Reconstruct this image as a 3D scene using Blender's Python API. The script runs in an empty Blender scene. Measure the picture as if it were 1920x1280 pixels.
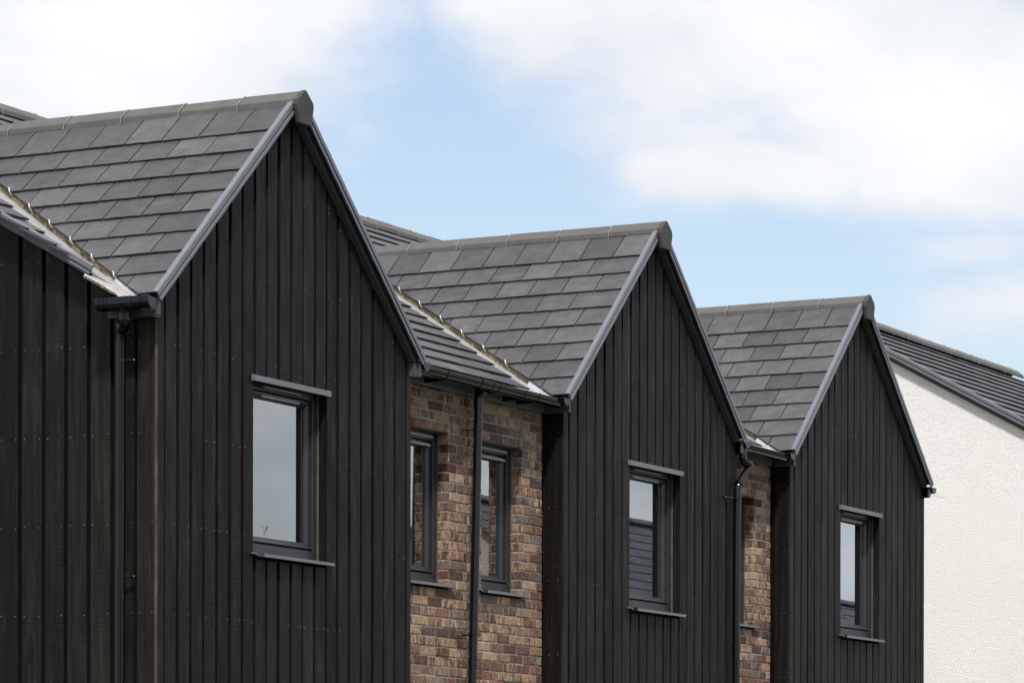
import bpy, bmesh, math, random
from mathutils import Vector, Matrix
from math import radians as RAD, pi

random.seed(7)
SC = bpy.context.scene
COL = SC.collection

# ------------------------------------------------------------------ camera
# The scene's origin of heights is the camera's eye, 1.6 m above the street.
GZ = -1.6
yaw, pitch, roll = RAD(62.6324), RAD(-0.0567), RAD(0.1131)
Fv = Vector((math.sin(yaw) * math.cos(pitch), math.cos(yaw) * math.cos(pitch), math.sin(pitch)))
Rv = Vector((math.cos(yaw), -math.sin(yaw), 0))
Uv = Rv.cross(Fv)
R2 = Rv * math.cos(roll) + Uv * math.sin(roll)
U2 = Uv * math.cos(roll) - Rv * math.sin(roll)
cam_d = bpy.data.cameras.new('camera')
cam = bpy.data.objects.new('camera', cam_d)
COL.objects.link(cam)
M3 = Matrix((R2, U2, -Fv)).transposed()
cam.matrix_world = Matrix.Translation((-19.4748, -12.9849, 0)) @ M3.to_4x4()
cam_d.sensor_width = 36
cam_d.lens = 6665.2 / 1920 * 36
cam_d.shift_x = -(1014.14 - 960) / 1920
cam_d.shift_y = (1577.61 - 640) / 1920
cam_d.clip_end = 3000
cam_d.clip_start = 0.5
SC.cycles.caustics_reflective = False
SC.camera = cam

# ------------------------------------------------------------------ sun, sky, exposure
SUN_EL, SUN_AZ = RAD(56), RAD(234)      # azimuth from +Y clockwise: behind and left of the camera
sun_dir = Vector((math.sin(SUN_AZ) * math.cos(SUN_EL), math.cos(SUN_AZ) * math.cos(SUN_EL), math.sin(SUN_EL)))
sl = bpy.data.lights.new('sun', 'SUN')
sl.energy = 2.9
sl.angle = RAD(5)
sl.color = (1.0, 0.95, 0.88)
so = bpy.data.objects.new('sun', sl)
so.rotation_euler = (-sun_dir).to_track_quat('-Z', 'Y').to_euler()
COL.objects.link(so)

W = bpy.data.worlds.new('World')
SC.world = W
W.use_nodes = True
nt = W.node_tree
nt.nodes.clear()
def wn(t, **k):
    n = nt.nodes.new(t)
    for a, b in k.items(): setattr(n, a, b)
    return n
def wmath(op, a, b=None, c=None, clamp=False):
    n = wn('ShaderNodeMath', operation=op); n.use_clamp = clamp
    for i, v in enumerate((a, b, c)):
        if v is None: continue
        if isinstance(v, (int, float)): n.inputs[i].default_value = v
        else: nt.links.new(v, n.inputs[i])
    return n.outputs[0]
sky = wn('ShaderNodeTexSky', sky_type='NISHITA')
sky.sun_disc = False
sky.sun_elevation = SUN_EL
sky.sun_rotation = SUN_AZ
sky.altitude = 100; sky.air_density = 1.0; sky.dust_density = 2.5; sky.ozone_density = 1.5
tc = wn('ShaderNodeTexCoord')
sep = wn('ShaderNodeSeparateXYZ')
nt.links.new(tc.outputs['Generated'], sep.inputs[0])
az = wmath('MULTIPLY', wmath('ARCTAN2', sep.outputs[0], sep.outputs[1]), 57.29578)
el = wmath('MULTIPLY', wmath('ARCSINE', sep.outputs[2]), 57.29578)
def noise(scale, detail, rough=0.55, off=0.0):
    mp = wn('ShaderNodeMapping'); mp.inputs['Scale'].default_value = (1, 1, 1.9)
    mp.inputs['Location'].default_value = (off, off * .7, 0)
    nt.links.new(tc.outputs['Generated'], mp.inputs[0])
    n = wn('ShaderNodeTexNoise'); n.inputs['Scale'].default_value = scale
    n.inputs['Detail'].default_value = detail; n.inputs['Roughness'].default_value = rough
    nt.links.new(mp.outputs[0], n.inputs['Vector'])
    return n.outputs['Fac']
nA = noise(9, 5, 0.5); nB = noise(26, 6, 0.5, 3.1)
PD = 180 / pi / 6665.2
def blob(x, y, rx, ry, w):
    a0 = 62.63 + (x - 1014) * PD; e0 = (1577.6 - y) * PD
    dx = wmath('DIVIDE', wmath('SUBTRACT', az, a0), rx * PD)
    dy = wmath('DIVIDE', wmath('SUBTRACT', el, e0), ry * PD)
    r = wmath('SQRT', wmath('ADD', wmath('MULTIPLY', dx, dx), wmath('MULTIPLY', dy, dy)))
    return wmath('MULTIPLY', wmath('SUBTRACT', 1.0, r), w)
bl = [(200, 60, 660, 400, 1.5), (1420, 60, 640, 290, 1.1), (1800, 250, 520, 230, 1.2),
      (1020, 0, 300, 270, .9), (1440, 350, 330, 105, .9), (1900, 600, 230, 110, .55), (1800, 500, 200, 60, .35)]
dens = None
for b_ in bl:
    o = blob(*b_)
    dens = o if dens is None else wmath('MAXIMUM', dens, o)
# broken cloud over the rest of the sky
ddx = wmath('SUBTRACT', az, 62.0); ddy = wmath('SUBTRACT', el, 8.0)
far = wmath('SQRT', wmath('ADD', wmath('MULTIPLY', ddx, ddx), wmath('MULTIPLY', ddy, ddy)))
mr = wn('ShaderNodeMapRange'); mr.inputs[1].default_value = 11; mr.inputs[2].default_value = 18
nt.links.new(far, mr.inputs[0])
nC = noise(3.2, 6, 0.55, 8.0)
rest = wmath('MULTIPLY', wmath('SUBTRACT', wmath('MULTIPLY', nC, 3.2), 1.15), mr.outputs[0])
rest = wmath('SUBTRACT', rest, wmath('MULTIPLY', wmath('SUBTRACT', 1.0, mr.outputs[0]), 1.2))
dens = wmath('MAXIMUM', dens, rest)
dens = wmath('ADD', dens, wmath('MULTIPLY', wmath('SUBTRACT', nA, 0.5), 1.1))
dens = wmath('ADD', dens, wmath('MULTIPLY', wmath('SUBTRACT', nB, 0.5), 0.9))
ms = wn('ShaderNodeMapRange', interpolation_type='SMOOTHSTEP')
ms.inputs[1].default_value = -0.12; ms.inputs[2].default_value = 0.55
nt.links.new(dens, ms.inputs[0])
cr = wn('ShaderNodeValToRGB')
cr.color_ramp.elements[0].position = 0.0; cr.color_ramp.elements[0].color = (4.35, 4.55, 4.9, 1)
cr.color_ramp.elements[1].position = 1.0; cr.color_ramp.elements[1].color = (5.5, 5.5, 5.55, 1)
nt.links.new(wmath('MULTIPLY', wmath('ADD', dens, wmath('MULTIPLY', wmath('SUBTRACT', noise(15, 6, 0.55, 5.3), 0.5), 2.6)), 0.7, clamp=True), cr.inputs[0])
mix = wn('ShaderNodeMix', data_type='RGBA')
nt.links.new(ms.outputs[0], mix.inputs['Factor'])
tint = wn('ShaderNodeMix', data_type='RGBA', blend_type='MULTIPLY'); tint.inputs['Factor'].default_value = 1
nt.links.new(sky.outputs[0], tint.inputs['A']); tint.inputs['B'].default_value = (1.20, 1.09, 1.0, 1)
nt.links.new(tint.outputs['Result'], mix.inputs['A'])
hi = wn('ShaderNodeMapRange', interpolation_type='SMOOTHSTEP'); hi.inputs[1].default_value = 22; hi.inputs[2].default_value = 55; hi.inputs[3].default_value = 1.0; hi.inputs[4].default_value = 1.7
nt.links.new(el, hi.inputs[0])
cm = wn('ShaderNodeVectorMath', operation='SCALE'); nt.links.new(cr.outputs[0], cm.inputs[0]); nt.links.new(hi.outputs[0], cm.inputs['Scale'])
nt.links.new(cm.outputs[0], mix.inputs['B'])
bg = wn('ShaderNodeBackground'); bg.inputs['Strength'].default_value = 0.1
nt.links.new(mix.outputs['Result'], bg.inputs['Color'])
out = wn('ShaderNodeOutputWorld')
nt.links.new(bg.outputs[0], out.inputs['Surface'])

vs = SC.view_settings
vs.view_transform = 'Standard'; vs.look = 'None'; vs.gamma = 1; vs.use_curve_mapping = False
vs.exposure = 0.9

# ------------------------------------------------------------------ materials
def mat(name):
    m = bpy.data.materials.new(name); m.use_nodes = True
    t = m.node_tree; b = t.nodes['Principled BSDF']
    return m, t, b
def N(t, ty, **k):
    n = t.nodes.new(ty)
    for a, b in k.items(): setattr(n, a, b)
    return n
def ln(t, a, b): t.links.new(a, b)
def tex(t, coord, ty='ShaderNodeTexNoise', scale=5, detail=4, rough=.55, sc=(1, 1, 1), rot=(0, 0, 0)):
    mp = N(t, 'ShaderNodeMapping'); mp.inputs['Scale'].default_value = sc; mp.inputs['Rotation'].default_value = rot
    ln(t, coord, mp.inputs[0])
    n = N(t, ty); n.inputs['Scale'].default_value = scale
    if ty == 'ShaderNodeTexNoise':
        n.inputs['Detail'].default_value = detail; n.inputs['Roughness'].default_value = rough
    ln(t, mp.outputs[0], n.inputs['Vector'])
    return n
def ramp(t, fac, stops):
    r = N(t, 'ShaderNodeValToRGB'); e = r.color_ramp.elements
    while len(e) < len(stops): e.new(0.5)
    for i, (p, c) in enumerate(stops):
        e[i].position = p; e[i].color = (*c, 1) if len(c) == 3 else c
    ln(t, fac, r.inputs[0]); return r
def mixc(t, f, a, b, blend='MIX'):
    m = N(t, 'ShaderNodeMix', data_type='RGBA', blend_type=blend)
    for s, v in (('Factor', f), ('A', a), ('B', b)):
        if isinstance(v, (int, float)): m.inputs[s].default_value = v
        elif isinstance(v, tuple): m.inputs[s].default_value = (*v, 1)
        else: ln(t, v, m.inputs[s])
    return m.outputs['Result']
def mth(t, op, a, b=0.0, clamp=False):
    n = N(t, 'ShaderNodeMath', operation=op); n.use_clamp = clamp
    for i, v in enumerate((a, b)):
        if isinstance(v, (int, float)): n.inputs[i].default_value = v
        else: ln(t, v, n.inputs[i])
    return n.outputs[0]
def bump(t, b, h, dist, strength=1.0, prev=None):
    n = N(t, 'ShaderNodeBump'); n.inputs['Distance'].default_value = dist; n.inputs['Strength'].default_value = strength
    ln(t, h, n.inputs['Height'])
    if prev is not None: ln(t, prev, n.inputs['Normal'])
    if b is not None: ln(t, n.outputs[0], b.inputs['Normal'])
    return n.outputs[0]
def objco(t): return N(t, 'ShaderNodeTexCoord').outputs['Object']
def rnd(t): 
    a = N(t, 'ShaderNodeAttribute'); a.attribute_name = 'rnd'; return a.outputs['Fac'], a.outputs['Color']
def offset_co(t, co, f, k=37.0):
    v = N(t, 'ShaderNodeVectorMath', operation='ADD')
    c = N(t, 'ShaderNodeCombineXYZ')
    ln(t, mth(t, 'MULTIPLY', f, k), c.inputs[0]); ln(t, mth(t, 'MULTIPLY', f, k * 1.7), c.inputs[2])
    ln(t, co, v.inputs[0]); ln(t, c.outputs[0], v.inputs[1]); return v.outputs[0]

def wood_mat():
    m, t, b = mat('black_stained_timber')
    co = objco(t); f, c = rnd(t)
    co2 = offset_co(t, co, f)
    s = N(t, 'ShaderNodeSeparateColor'); ln(t, c, s.inputs[0])
    g = tex(t, co2, scale=26, detail=7, rough=.65, sc=(1, 1, .05))
    g2 = tex(t, co2, scale=110, detail=4, rough=.6, sc=(1, 1, .02))
    kn = tex(t, co2, scale=13, detail=7, rough=.66, sc=(1, 1, .16))
    saw = tex(t, co2, scale=60, detail=2, rough=.5, sc=(.06, .06, 2.6))
    base = ramp(t, s.outputs[1], [(0, (.0034, .0031, .0029)), (.35, (.0070, .0061, .0053)), (.7, (.0078, .0076, .0082)), (1, (.0130, .0117, .0106))])
    dark = mixc(t, 1.0, base.outputs[0], ramp(t, g.outputs['Fac'], [(.28, (.30, .29, .28)), (.48, (.85, .85, .85)), (.72, (2.1, 2.05, 2.0))]).outputs[0], 'MULTIPLY')
    dk2 = mixc(t, 1.0, dark, ramp(t, g2.outputs['Fac'], [(.3, (.8, .8, .8)), (.7, (1.2, 1.2, 1.2))]).outputs[0], 'MULTIPLY')
    col = mixc(t, ramp(t, kn.outputs['Fac'], [(.55, (0, 0, 0)), (.72, (.6, .6, .6))]).outputs[0], dk2, (.026, .0235, .022))
    ln(t, col, b.inputs['Base Color'])
    ln(t, ramp(t, kn.outputs['Fac'], [(.3, (.66,) * 3), (.7, (.40,) * 3)]).outputs[0], b.inputs['Roughness'])
    b.inputs['Specular IOR Level'].default_value = .15
    h = mth(t, 'ADD', mth(t, 'MULTIPLY', g.outputs['Fac'], .9), mth(t, 'MULTIPLY', g2.outputs['Fac'], .5))
    h = mth(t, 'ADD', h, mth(t, 'MULTIPLY', saw.outputs['Fac'], mth(t, 'MULTIPLY', s.outputs[2], 1.1)))
    bump(t, b, h, .004, 1.0)
    return m
WOOD = wood_mat()

def wood_edge_mat():
    m, t, b = mat('worn_timber_edge')
    co = objco(t)
    g = tex(t, co, scale=14, detail=6, rough=.6, sc=(1, 1, .25))
    ln(t, ramp(t, g.outputs['Fac'], [(.3, (.018, .015, .012)), (.5, (.05, .034, .024)), (.7, (.10, .068, .046))]).outputs[0], b.inputs['Base Color'])
    b.inputs['Roughness'].default_value = .8
    return m
WOODEDGE = wood_edge_mat()

def simple(name, col, rough=.5, metal=0.0, spec=.5, nscale=8, namt=.12, bdist=0.0, bscale=60, sc=(1, 1, 1)):
    m, t, b = mat(name)
    co = objco(t)
    n = tex(t, co, scale=nscale, detail=6, rough=.6, sc=sc)
    lo = tuple(c * (1 - namt) for c in col); hi = tuple(c * (1 + namt) for c in col)
    ln(t, ramp(t, n.outputs['Fac'], [(.3, lo), (.7, hi)]).outputs[0], b.inputs['Base Color'])
    b.inputs['Roughness'].default_value = rough; b.inputs['Metallic'].default_value = metal
    b.inputs['Specular IOR Level'].default_value = spec
    if bdist: bump(t, b, tex(t, co, scale=bscale, detail=4).outputs['Fac'], bdist)
    return m
FLASH = simple('grey_powder_coated_aluminium', (.115,.122,.143), .40, 0, .35, 3, .06, .0004, 14)
FASCIA = simple('dark_painted_fascia', (.048,.054,.065), .5, 0, .4, 4, .10, .0003, 30)
FASCIA_LIT = simple('sunlit_fascia', (.13,.145,.165), .5, 0, .4, 4, .10, .0003, 30)  # lighter copy of the fascia paint: sunlight under the gutter put into the colour
FRAME = simple('anthracite_window_frame', (.020,.0205,.025), .38, 0, .5, 5, .05)
VENT = simple('grey_vent_plastic', (.36,.37,.40), .3, 0, .5, 5, .05)
GUTTER = simple('black_gloss_plastic', (.003, .003, .0035), .07, 0, .45, 6, .15, .0005, 5)
PIPE = simple('black_pipe_plastic', (.0025, .0025, .003), .06, 0, .36, 6, .2)
NAIL = simple('galvanised_nail', (.17, .165, .155), .55, .1, .5, 2.5, .8)
GOLD = simple('valley_mortar', (.17,.14,.085), .85, 0, .3, 22, .45, .004, 50)
CLIP = simple('galvanised_clip', (.5, .5, .48), .4, .3, .5, 30, .15)
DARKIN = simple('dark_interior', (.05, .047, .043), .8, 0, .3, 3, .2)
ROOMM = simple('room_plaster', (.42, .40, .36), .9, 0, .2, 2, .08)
SEAL = simple('tan_sealant', (.09, .078, .062), .8, 0, .3, 20, .3)
SOFFITM = simple('lintel_soffit', (.15,.128,.09), .7, 0, .3, 6, .2)
UNDER = simple('black_membrane', (.004, .004, .004), .95, 0, .1)
RIDGE = simple('grey_concrete_ridge', (.070, .068, .067), .72, 0, .35, 7, .14, .0012, 120)
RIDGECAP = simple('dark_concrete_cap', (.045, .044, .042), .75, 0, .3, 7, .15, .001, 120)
RIDGEUNION = simple('metal_ridge_union', (.24, .23, .215), .4, .5, .5, 20, .2)
EDGEB = simple('brown_render_edge', (.10, .07, .05), .8)

def lead_mat():
    m, t, b = mat('zinc_valley_metal')
    co = objco(t)
    n = tex(t, co, scale=7, detail=8, rough=.65); n2 = tex(t, co, scale=2.4, detail=3)
    ln(t, ramp(t, n.outputs['Fac'], [(.3, (.24, .25, .26)), (.5, (.34, .35, .37)), (.72, (.44, .45, .46))]).outputs[0], b.inputs['Base Color'])
    b.inputs['Metallic'].default_value = .35; b.inputs['Roughness'].default_value = .38
    bump(t, b, n2.outputs['Fac'], .012)
    return m
LEAD = lead_mat()
def crinkle_mat():
    m, t, b = mat('crinkled_lead_apron')
    co = objco(t)
    n = tex(t, co, scale=16, detail=8, rough=.7); n2 = tex(t, co, scale=22, detail=5, rough=.6, sc=(1, .5, 1))
    ln(t, ramp(t, n.outputs['Fac'], [(.28, (.22, .16, .12)), (.42, (.30, .29, .28)), (.62, (.36, .36, .36)), (.75, (.55, .55, .53))]).outputs[0], b.inputs['Base Color'])
    b.inputs['Metallic'].default_value = .3; b.inputs['Roughness'].default_value = .35
    bump(t, b, n2.outputs['Fac'], .02)
    return m
CRINK = crinkle_mat()

def slate_mat():
    m, t, b = mat('grey_slate_tile')
    co = objco(t); f, c = rnd(t)
    co2 = offset_co(t, co, f)
    s = N(t, 'ShaderNodeSeparateColor'); ln(t, c, s.inputs[0])
    n = tex(t, co2, scale=7, detail=9, rough=.62, sc=(1, 1, 1.6), rot=(.4, .3, .6))
    base = ramp(t, s.outputs[1], [(0, (.036, .0365, .0395)), (.5, (.050, .0505, .0535)), (1, (.065, .065, .067))])
    col = mixc(t, 1.0, base.outputs[0], ramp(t, n.outputs['Fac'], [(.28, (.72, .72, .72)), (.5, (1, 1, 1)), (.72, (1.3, 1.3, 1.3))]).outputs[0], 'MULTIPLY')
    w = tex(t, co2, scale=3.5, detail=10, rough=.75, sc=(2.6, .5, 1.4), rot=(.2, .9, .5))
    col = mixc(t, ramp(t, w.outputs['Fac'], [(.56, (0, 0, 0)), (.70, (.5, .5, .5))]).outputs[0], col, (.105, .105, .108))
    ln(t, col, b.inputs['Base Color'])
    b.inputs['Roughness'].default_value = .5
    b.inputs['Specular IOR Level'].default_value = .26
    r = tex(t, co2, scale=18, detail=8, rough=.62, sc=(1, .7, 1.5)); r2 = tex(t, co2, scale=4, detail=2)
    h = mth(t, 'ADD', mth(t, 'MULTIPLY', r.outputs['Fac'], 1.0), mth(t, 'MULTIPLY', r2.outputs['Fac'], 1.6))
    bump(t, b, h, .006)
    return m
SLATE = slate_mat()

def brick_mat():
    m, t, b = mat('mixed_buff_brick')
    co = objco(t); f, c = rnd(t)
    co2 = offset_co(t, co, f)
    s = N(t, 'ShaderNodeSeparateColor'); ln(t, c, s.inputs[0])
    A = ramp(t, s.outputs[0], [(0, (.33, .235, .165)), (.22, (.275, .185, .13)), (.42, (.19, .112, .080)), (.58, (.12, .060, .043)), (.76, (.066, .034, .028)), (.9, (.13, .104, .094)), (1, (.20, .165, .14))])
    A.color_ramp.interpolation = 'LINEAR'
    B = ramp(t, s.outputs[1], [(0, (.31, .235, .16)), (.4, (.12, .072, .052)), (.75, (.04, .021, .018)), (1, (.23, .175, .13))])
    n = tex(t, co2, scale=17, detail=6, rough=.7, sc=(1.2, 1.2, .45))
    col = mixc(t, ramp(t, n.outputs['Fac'], [(.45, (0, 0, 0)), (.58, (.85, .85, .85))]).outputs[0], A.outputs[0], B.outputs[0])
    d = tex(t, co2, scale=55, detail=5, rough=.75, sc=(1, 1, .55))
    col = mixc(t, 1.0, col, ramp(t, d.outputs['Fac'], [(.28, (.30, .28, .26)), (.45, (.92, .92, .92)), (.7, (1.6, 1.6, 1.58))]).outputs[0], 'MULTIPLY')
    ln(t, col, b.inputs['Base Color']); b.inputs['Roughness'].default_value = .9
    b.inputs['Specular IOR Level'].default_value = .2
    h = mth(t, 'ADD', d.outputs['Fac'], mth(t, 'MULTIPLY', n.outputs['Fac'], .8))
    bump(t, b, h, .010)
    return m
BRICK = brick_mat()
MORTAR = simple('grey_mortar', (.245, .23, .215), .95, 0, .2, 30, .3, .004, 70)

def render_mat():
    m, t, b = mat('white_roughcast_render')
    co = objco(t)
    n = tex(t, co, scale=110, detail=5, rough=.65)
    v = tex(t, co, 'ShaderNodeTexVoronoi', scale=130)
    big = tex(t, co, scale=.8, detail=4)
    ln(t, ramp(t, big.outputs['Fac'], [(.3, (.865, .85, .84)), (.7, (.905, .892, .885))]).outputs[0], b.inputs['Base Color'])
    b.inputs['Roughness'].default_value = .9; b.inputs['Specular IOR Level'].default_value = .2
    h = mth(t, 'SUBTRACT', mth(t, 'MULTIPLY', n.outputs['Fac'], 1.4), mth(t, 'MULTIPLY', v.outputs['Distance'], .8))
    bump(t, b, h, .013)
    return m
RENDER = render_mat()

def glass_mat():
    m, t, b = mat('coated_window_glass')
    t.nodes.remove(b)
    o = t.nodes['Material Output']
    gl = N(t, 'ShaderNodeBsdfGlossy'); gl.inputs['Roughness'].default_value = 0.0
    gl.inputs['Color'].default_value = (.93, .97, 1, 1)
    tr = N(t, 'ShaderNodeBsdfTransparent'); tr.inputs['Color'].default_value = (.80, .83, .82, 1)
    fr = N(t, 'ShaderNodeFresnel'); fr.inputs['IOR'].default_value = 2.0
    k = mth(t, 'MULTIPLY', fr.outputs[0], 2.7, clamp=True)
    mx = N(t, 'ShaderNodeMixShader'); ln(t, k, mx.inputs[0]); ln(t, tr.outputs[0], mx.inputs[1]); ln(t, gl.outputs[0], mx.inputs[2])
    nz = tex(t, objco(t), scale=1.6, detail=2)
    bn = N(t, 'ShaderNodeBump'); bn.inputs['Distance'].default_value = .0008; ln(t, nz.outputs['Fac'], bn.inputs['Height'])
    ln(t, mx.outputs[0], o.inputs['Surface'])
    return m
GLASS = glass_mat()
def vase_mat():
    m, t, b = mat('frosted_cut_glass')
    b.inputs['Base Color'].default_value = (.30, .32, .32, 1); b.inputs['Roughness'].default_value = .12
    b.inputs['Specular IOR Level'].default_value = 1
    n = tex(t, objco(t), scale=60, detail=2, sc=(1, 1, .2)); bump(t, b, n.outputs['Fac'], .01)
    return m
VASEM = vase_mat()
ASPH = simple('asphalt', (.05, .05, .05), .9, 0, .3, 3, .3, .004, 200)
PAVE = simple('concrete_paving', (.24, .23, .21), .85, 0, .3, 2, .15, .003, 90)
GRASS = simple('grass_turf', (.06, .085, .03), .95, 0, .2, 4, .4, .03, 40)
HILLM = simple('hill_pasture', (.07, .09, .06), 1, 0, .1, .02, .4)
BEIGE = simple('beige_harling', (.34, .29, .24), .9, 0, .2, 3, .12, .008, 30)

# ------------------------------------------------------------------ mesh helpers
class MB:
    """collects shapes and links them as one mesh object"""
    def __init__(self): self.v = []; self.f = []; self.mi = []; self.rn = []
    def add(self, vs, fs, mi=0, rn=None):
        o = len(self.v); self.v += [tuple(p) for p in vs]
        r = rn if rn is not None else (random.random(), random.random(), random.random(), 1)
        for f in fs:
            self.f.append([i + o for i in f]); self.mi.append(mi); self.rn.append(r)
    def box(self, x0, x1, y0, y1, z0, z1, mi=0, rn=None):
        vs = [(x, y, z) for z in (z0, z1) for y in (y0, y1) for x in (x0, x1)]
        self.add(vs, [(0, 2, 3, 1), (4, 5, 7, 6), (0, 1, 5, 4), (2, 6, 7, 3), (0, 4, 6, 2), (1, 3, 7, 5)], mi, rn)
    def prism(self, poly, d, mi=0, rn=None):
        """poly: list of Vectors, extruded by vector d"""
        n = len(poly); poly = [Vector(p) for p in poly]; d = Vector(d)
        vs = poly + [p + d for p in poly]
        fs = [tuple(range(n))[::-1], tuple(range(n, 2 * n))]
        fs += [(i, (i + 1) % n, n + (i + 1) % n, n + i) for i in range(n)]
        self.add(vs, fs, mi, rn)
    def sweep(self, pts, r, seg=14, mi=0, caps=True, rn=None):
        """round tube along pts; r number or list"""
        pts = [Vector(p) for p in pts]; n = len(pts)
        rr = r if isinstance(r, (list, tuple)) else [r] * n
        vs = []; prev = None
        for i, p in enumerate(pts):
            t = ((pts[min(i + 1, n - 1)] - p).normalized() + (p - pts[max(i - 1, 0)]).normalized()).normalized()
            a = prev if prev is not None else (Vector((1, 0, 0)) if abs(t.x) < .8 else Vector((0, 1, 0)))
            a = (a - t * a.dot(t)).normalized(); b = t.cross(a); prev = a
            for k in range(seg):
                an = 2 * pi * k / seg; vs.append(p + (a * math.cos(an) + b * math.sin(an)) * rr[i])
        fs = []
        for i in range(n - 1):
            for k in range(seg):
                k2 = (k + 1) % seg
                fs.append((i * seg + k, i * seg + k2, (i + 1) * seg + k2, (i + 1) * seg + k))
        if caps: fs += [tuple(range(seg))[::-1], tuple(range((n - 1) * seg, n * seg))]
        self.add(vs, fs, mi, rn or (.5, .5, .5, 1))
    def profile(self, prof, p0, p1, ex, ez, mi=0, closed=True, rn=None):
        """2-D profile (a,b) in axes ex, ez swept from p0 to p1"""
        p0 = Vector(p0); p1 = Vector(p1); ex = Vector(ex); ez = Vector(ez); n = len(prof)
        vs = [p0 + ex * a + ez * b for a, b in prof] + [p1 + ex * a + ez * b for a, b in prof]
        m = n if closed else n - 1
        fs = [(i, (i + 1) % n, n + (i + 1) % n, n + i) for i in range(m)]
        if closed: fs += [tuple(range(n))[::-1], tuple(range(n, 2 * n))]
        self.add(vs, fs, mi, rn or (.5, .5, .5, 1))
    def build(self, name, mats, parent=None, smooth=False, bevel=0, origin=None):
        me = bpy.data.meshes.new(name)
        me.from_pydata(self.v, [], self.f)
        mats = mats if isinstance(mats, (list, tuple)) else [mats]
        for m in mats: me.materials.append(m)
        me.polygons.foreach_set('material_index', self.mi)
        at = me.color_attributes.new('rnd', 'FLOAT_COLOR', 'CORNER')
        dat = []
        for p, r in zip(me.polygons, self.rn): dat += list(r) * p.loop_total
        at.data.foreach_set('color', dat)
        bm = bmesh.new(); bm.from_mesh(me); bmesh.ops.recalc_face_normals(bm, faces=bm.faces); bm.to_mesh(me); bm.free()
        if smooth:
            me.polygons.foreach_set('use_smooth', [True] * len(me.polygons))
            if hasattr(me, 'set_sharp_from_angle'): me.set_sharp_from_angle(angle=RAD(38))
        o = bpy.data.objects.new(name, me); COL.objects.link(o)
        if parent is not None:
            o.parent = parent
            o.matrix_parent_inverse = Matrix.Identity(4)
            o.location = -world_loc(parent)
        if bevel:
            b = o.modifiers.new('bevel', 'BEVEL'); b.width = bevel; b.segments = 1; b.limit_method = 'ANGLE'; b.angle_limit = RAD(40)
        return o
def world_loc(o):
    l = Vector(o.location); p = o.parent
    while p is not None: l += Vector(p.location); p = p.parent
    return l
def thing(name, label, cat, loc, group=None):
    o = bpy.data.objects.new(name, None); COL.objects.link(o); o.location = loc
    o['label'] = label; o['category'] = cat
    if group: o['group'] = group
    return o
def struct(o): o['kind'] = 'structure'; return o

def clip(poly, a, b, c):
    """keep the part of a 2-D polygon where a*u + b*v + c >= 0"""
    out = []; n = len(poly)
    for i in range(n):
        p, q = poly[i], poly[(i + 1) % n]
        dp = a * p[0] + b * p[1] + c; dq = a * q[0] + b * q[1] + c
        if dp >= 0: out.append(p)
        if (dp >= 0) != (dq >= 0):
            s = dp / (dp - dq); out.append((p[0] + s * (q[0] - p[0]), p[1] + s * (q[1] - p[1])))
    return out

def tile_field(mb, P0, eu, ev, en, rows, ustart, uend, w, planes, vtop, th=.0175, flip=False, skew=0):
    """lapped slates. rows: list of v of the lower edges; planes: half planes (a,b,c) in (u,v)"""
    P0 = Vector(P0); eu = Vector(eu); ev = Vector(ev); en = Vector(en)
    for k, v0 in enumerate(rows):
        v1 = rows[k + 1] + .05 if k + 1 < len(rows) else vtop
        if v1 <= v0: continue
        g = rows[k + 1] - v0 if k + 1 < len(rows) else max(vtop - v0, .1)
        first = (.222 if k % 2 == (skew) else .375) if not flip else (.16 if k % 2 else .31)
        us = [ustart, ustart + first + .07]
        while us[-1] < uend: us.append(us[-1] + w)
        for i in range(len(us) - 1):
            a, b = us[i] + .0050, us[i + 1] - .0050
            if i == 0: a = us[i]
            nn = 7
            low = [(a + (b - a) * j / nn, v0 + random.uniform(-.0034, .0026) + (.0015 if 0 < j < nn else 0)) for j in range(nn + 1)]
            poly = low + [(b, v1), (a, v1)]
            for pl in planes:
                poly = clip(poly, *pl)
                if len(poly) < 3: break
            if len(poly) < 3: continue
            dz = random.uniform(-.0012, .0012); tl = random.uniform(-.004, .004)
            um = (a + b) / 2
            top = []; bot = []
            for (u, v) in poly:
                h = th - (th - .003) * (v - v0) / g + dz + tl * (u - um)
                top.append(P0 + eu * u + ev * v + en * h)
                bot.append(P0 + eu * u + ev * v + en * (h - .013))
            n = len(poly)
            r = (random.random(), random.random(), random.random(), 1)
            mb.add(top + bot, [tuple(range(n)), tuple(range(n, 2 * n))[::-1]] + [(j, n + j, n + (j + 1) % n, (j + 1) % n) for j in range(n)], 0, r)

# ------------------------------------------------------------------ terrace geometry
SM = .551                      # slope of the main roof
MC = 3.519                     # main roof plane: z = MC + SM*y
ZE = 3.553                     # height of the bay eaves
YV = -.09                      # outer face of the bay verges
RIDGE_Z = 5.19
Z_RIDGE_MAIN = 6.04; Y_RIDGE_MAIN = 4.452
BY = .19                       # face of the brickwork
def zm(y): return MC + SM * y

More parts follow.
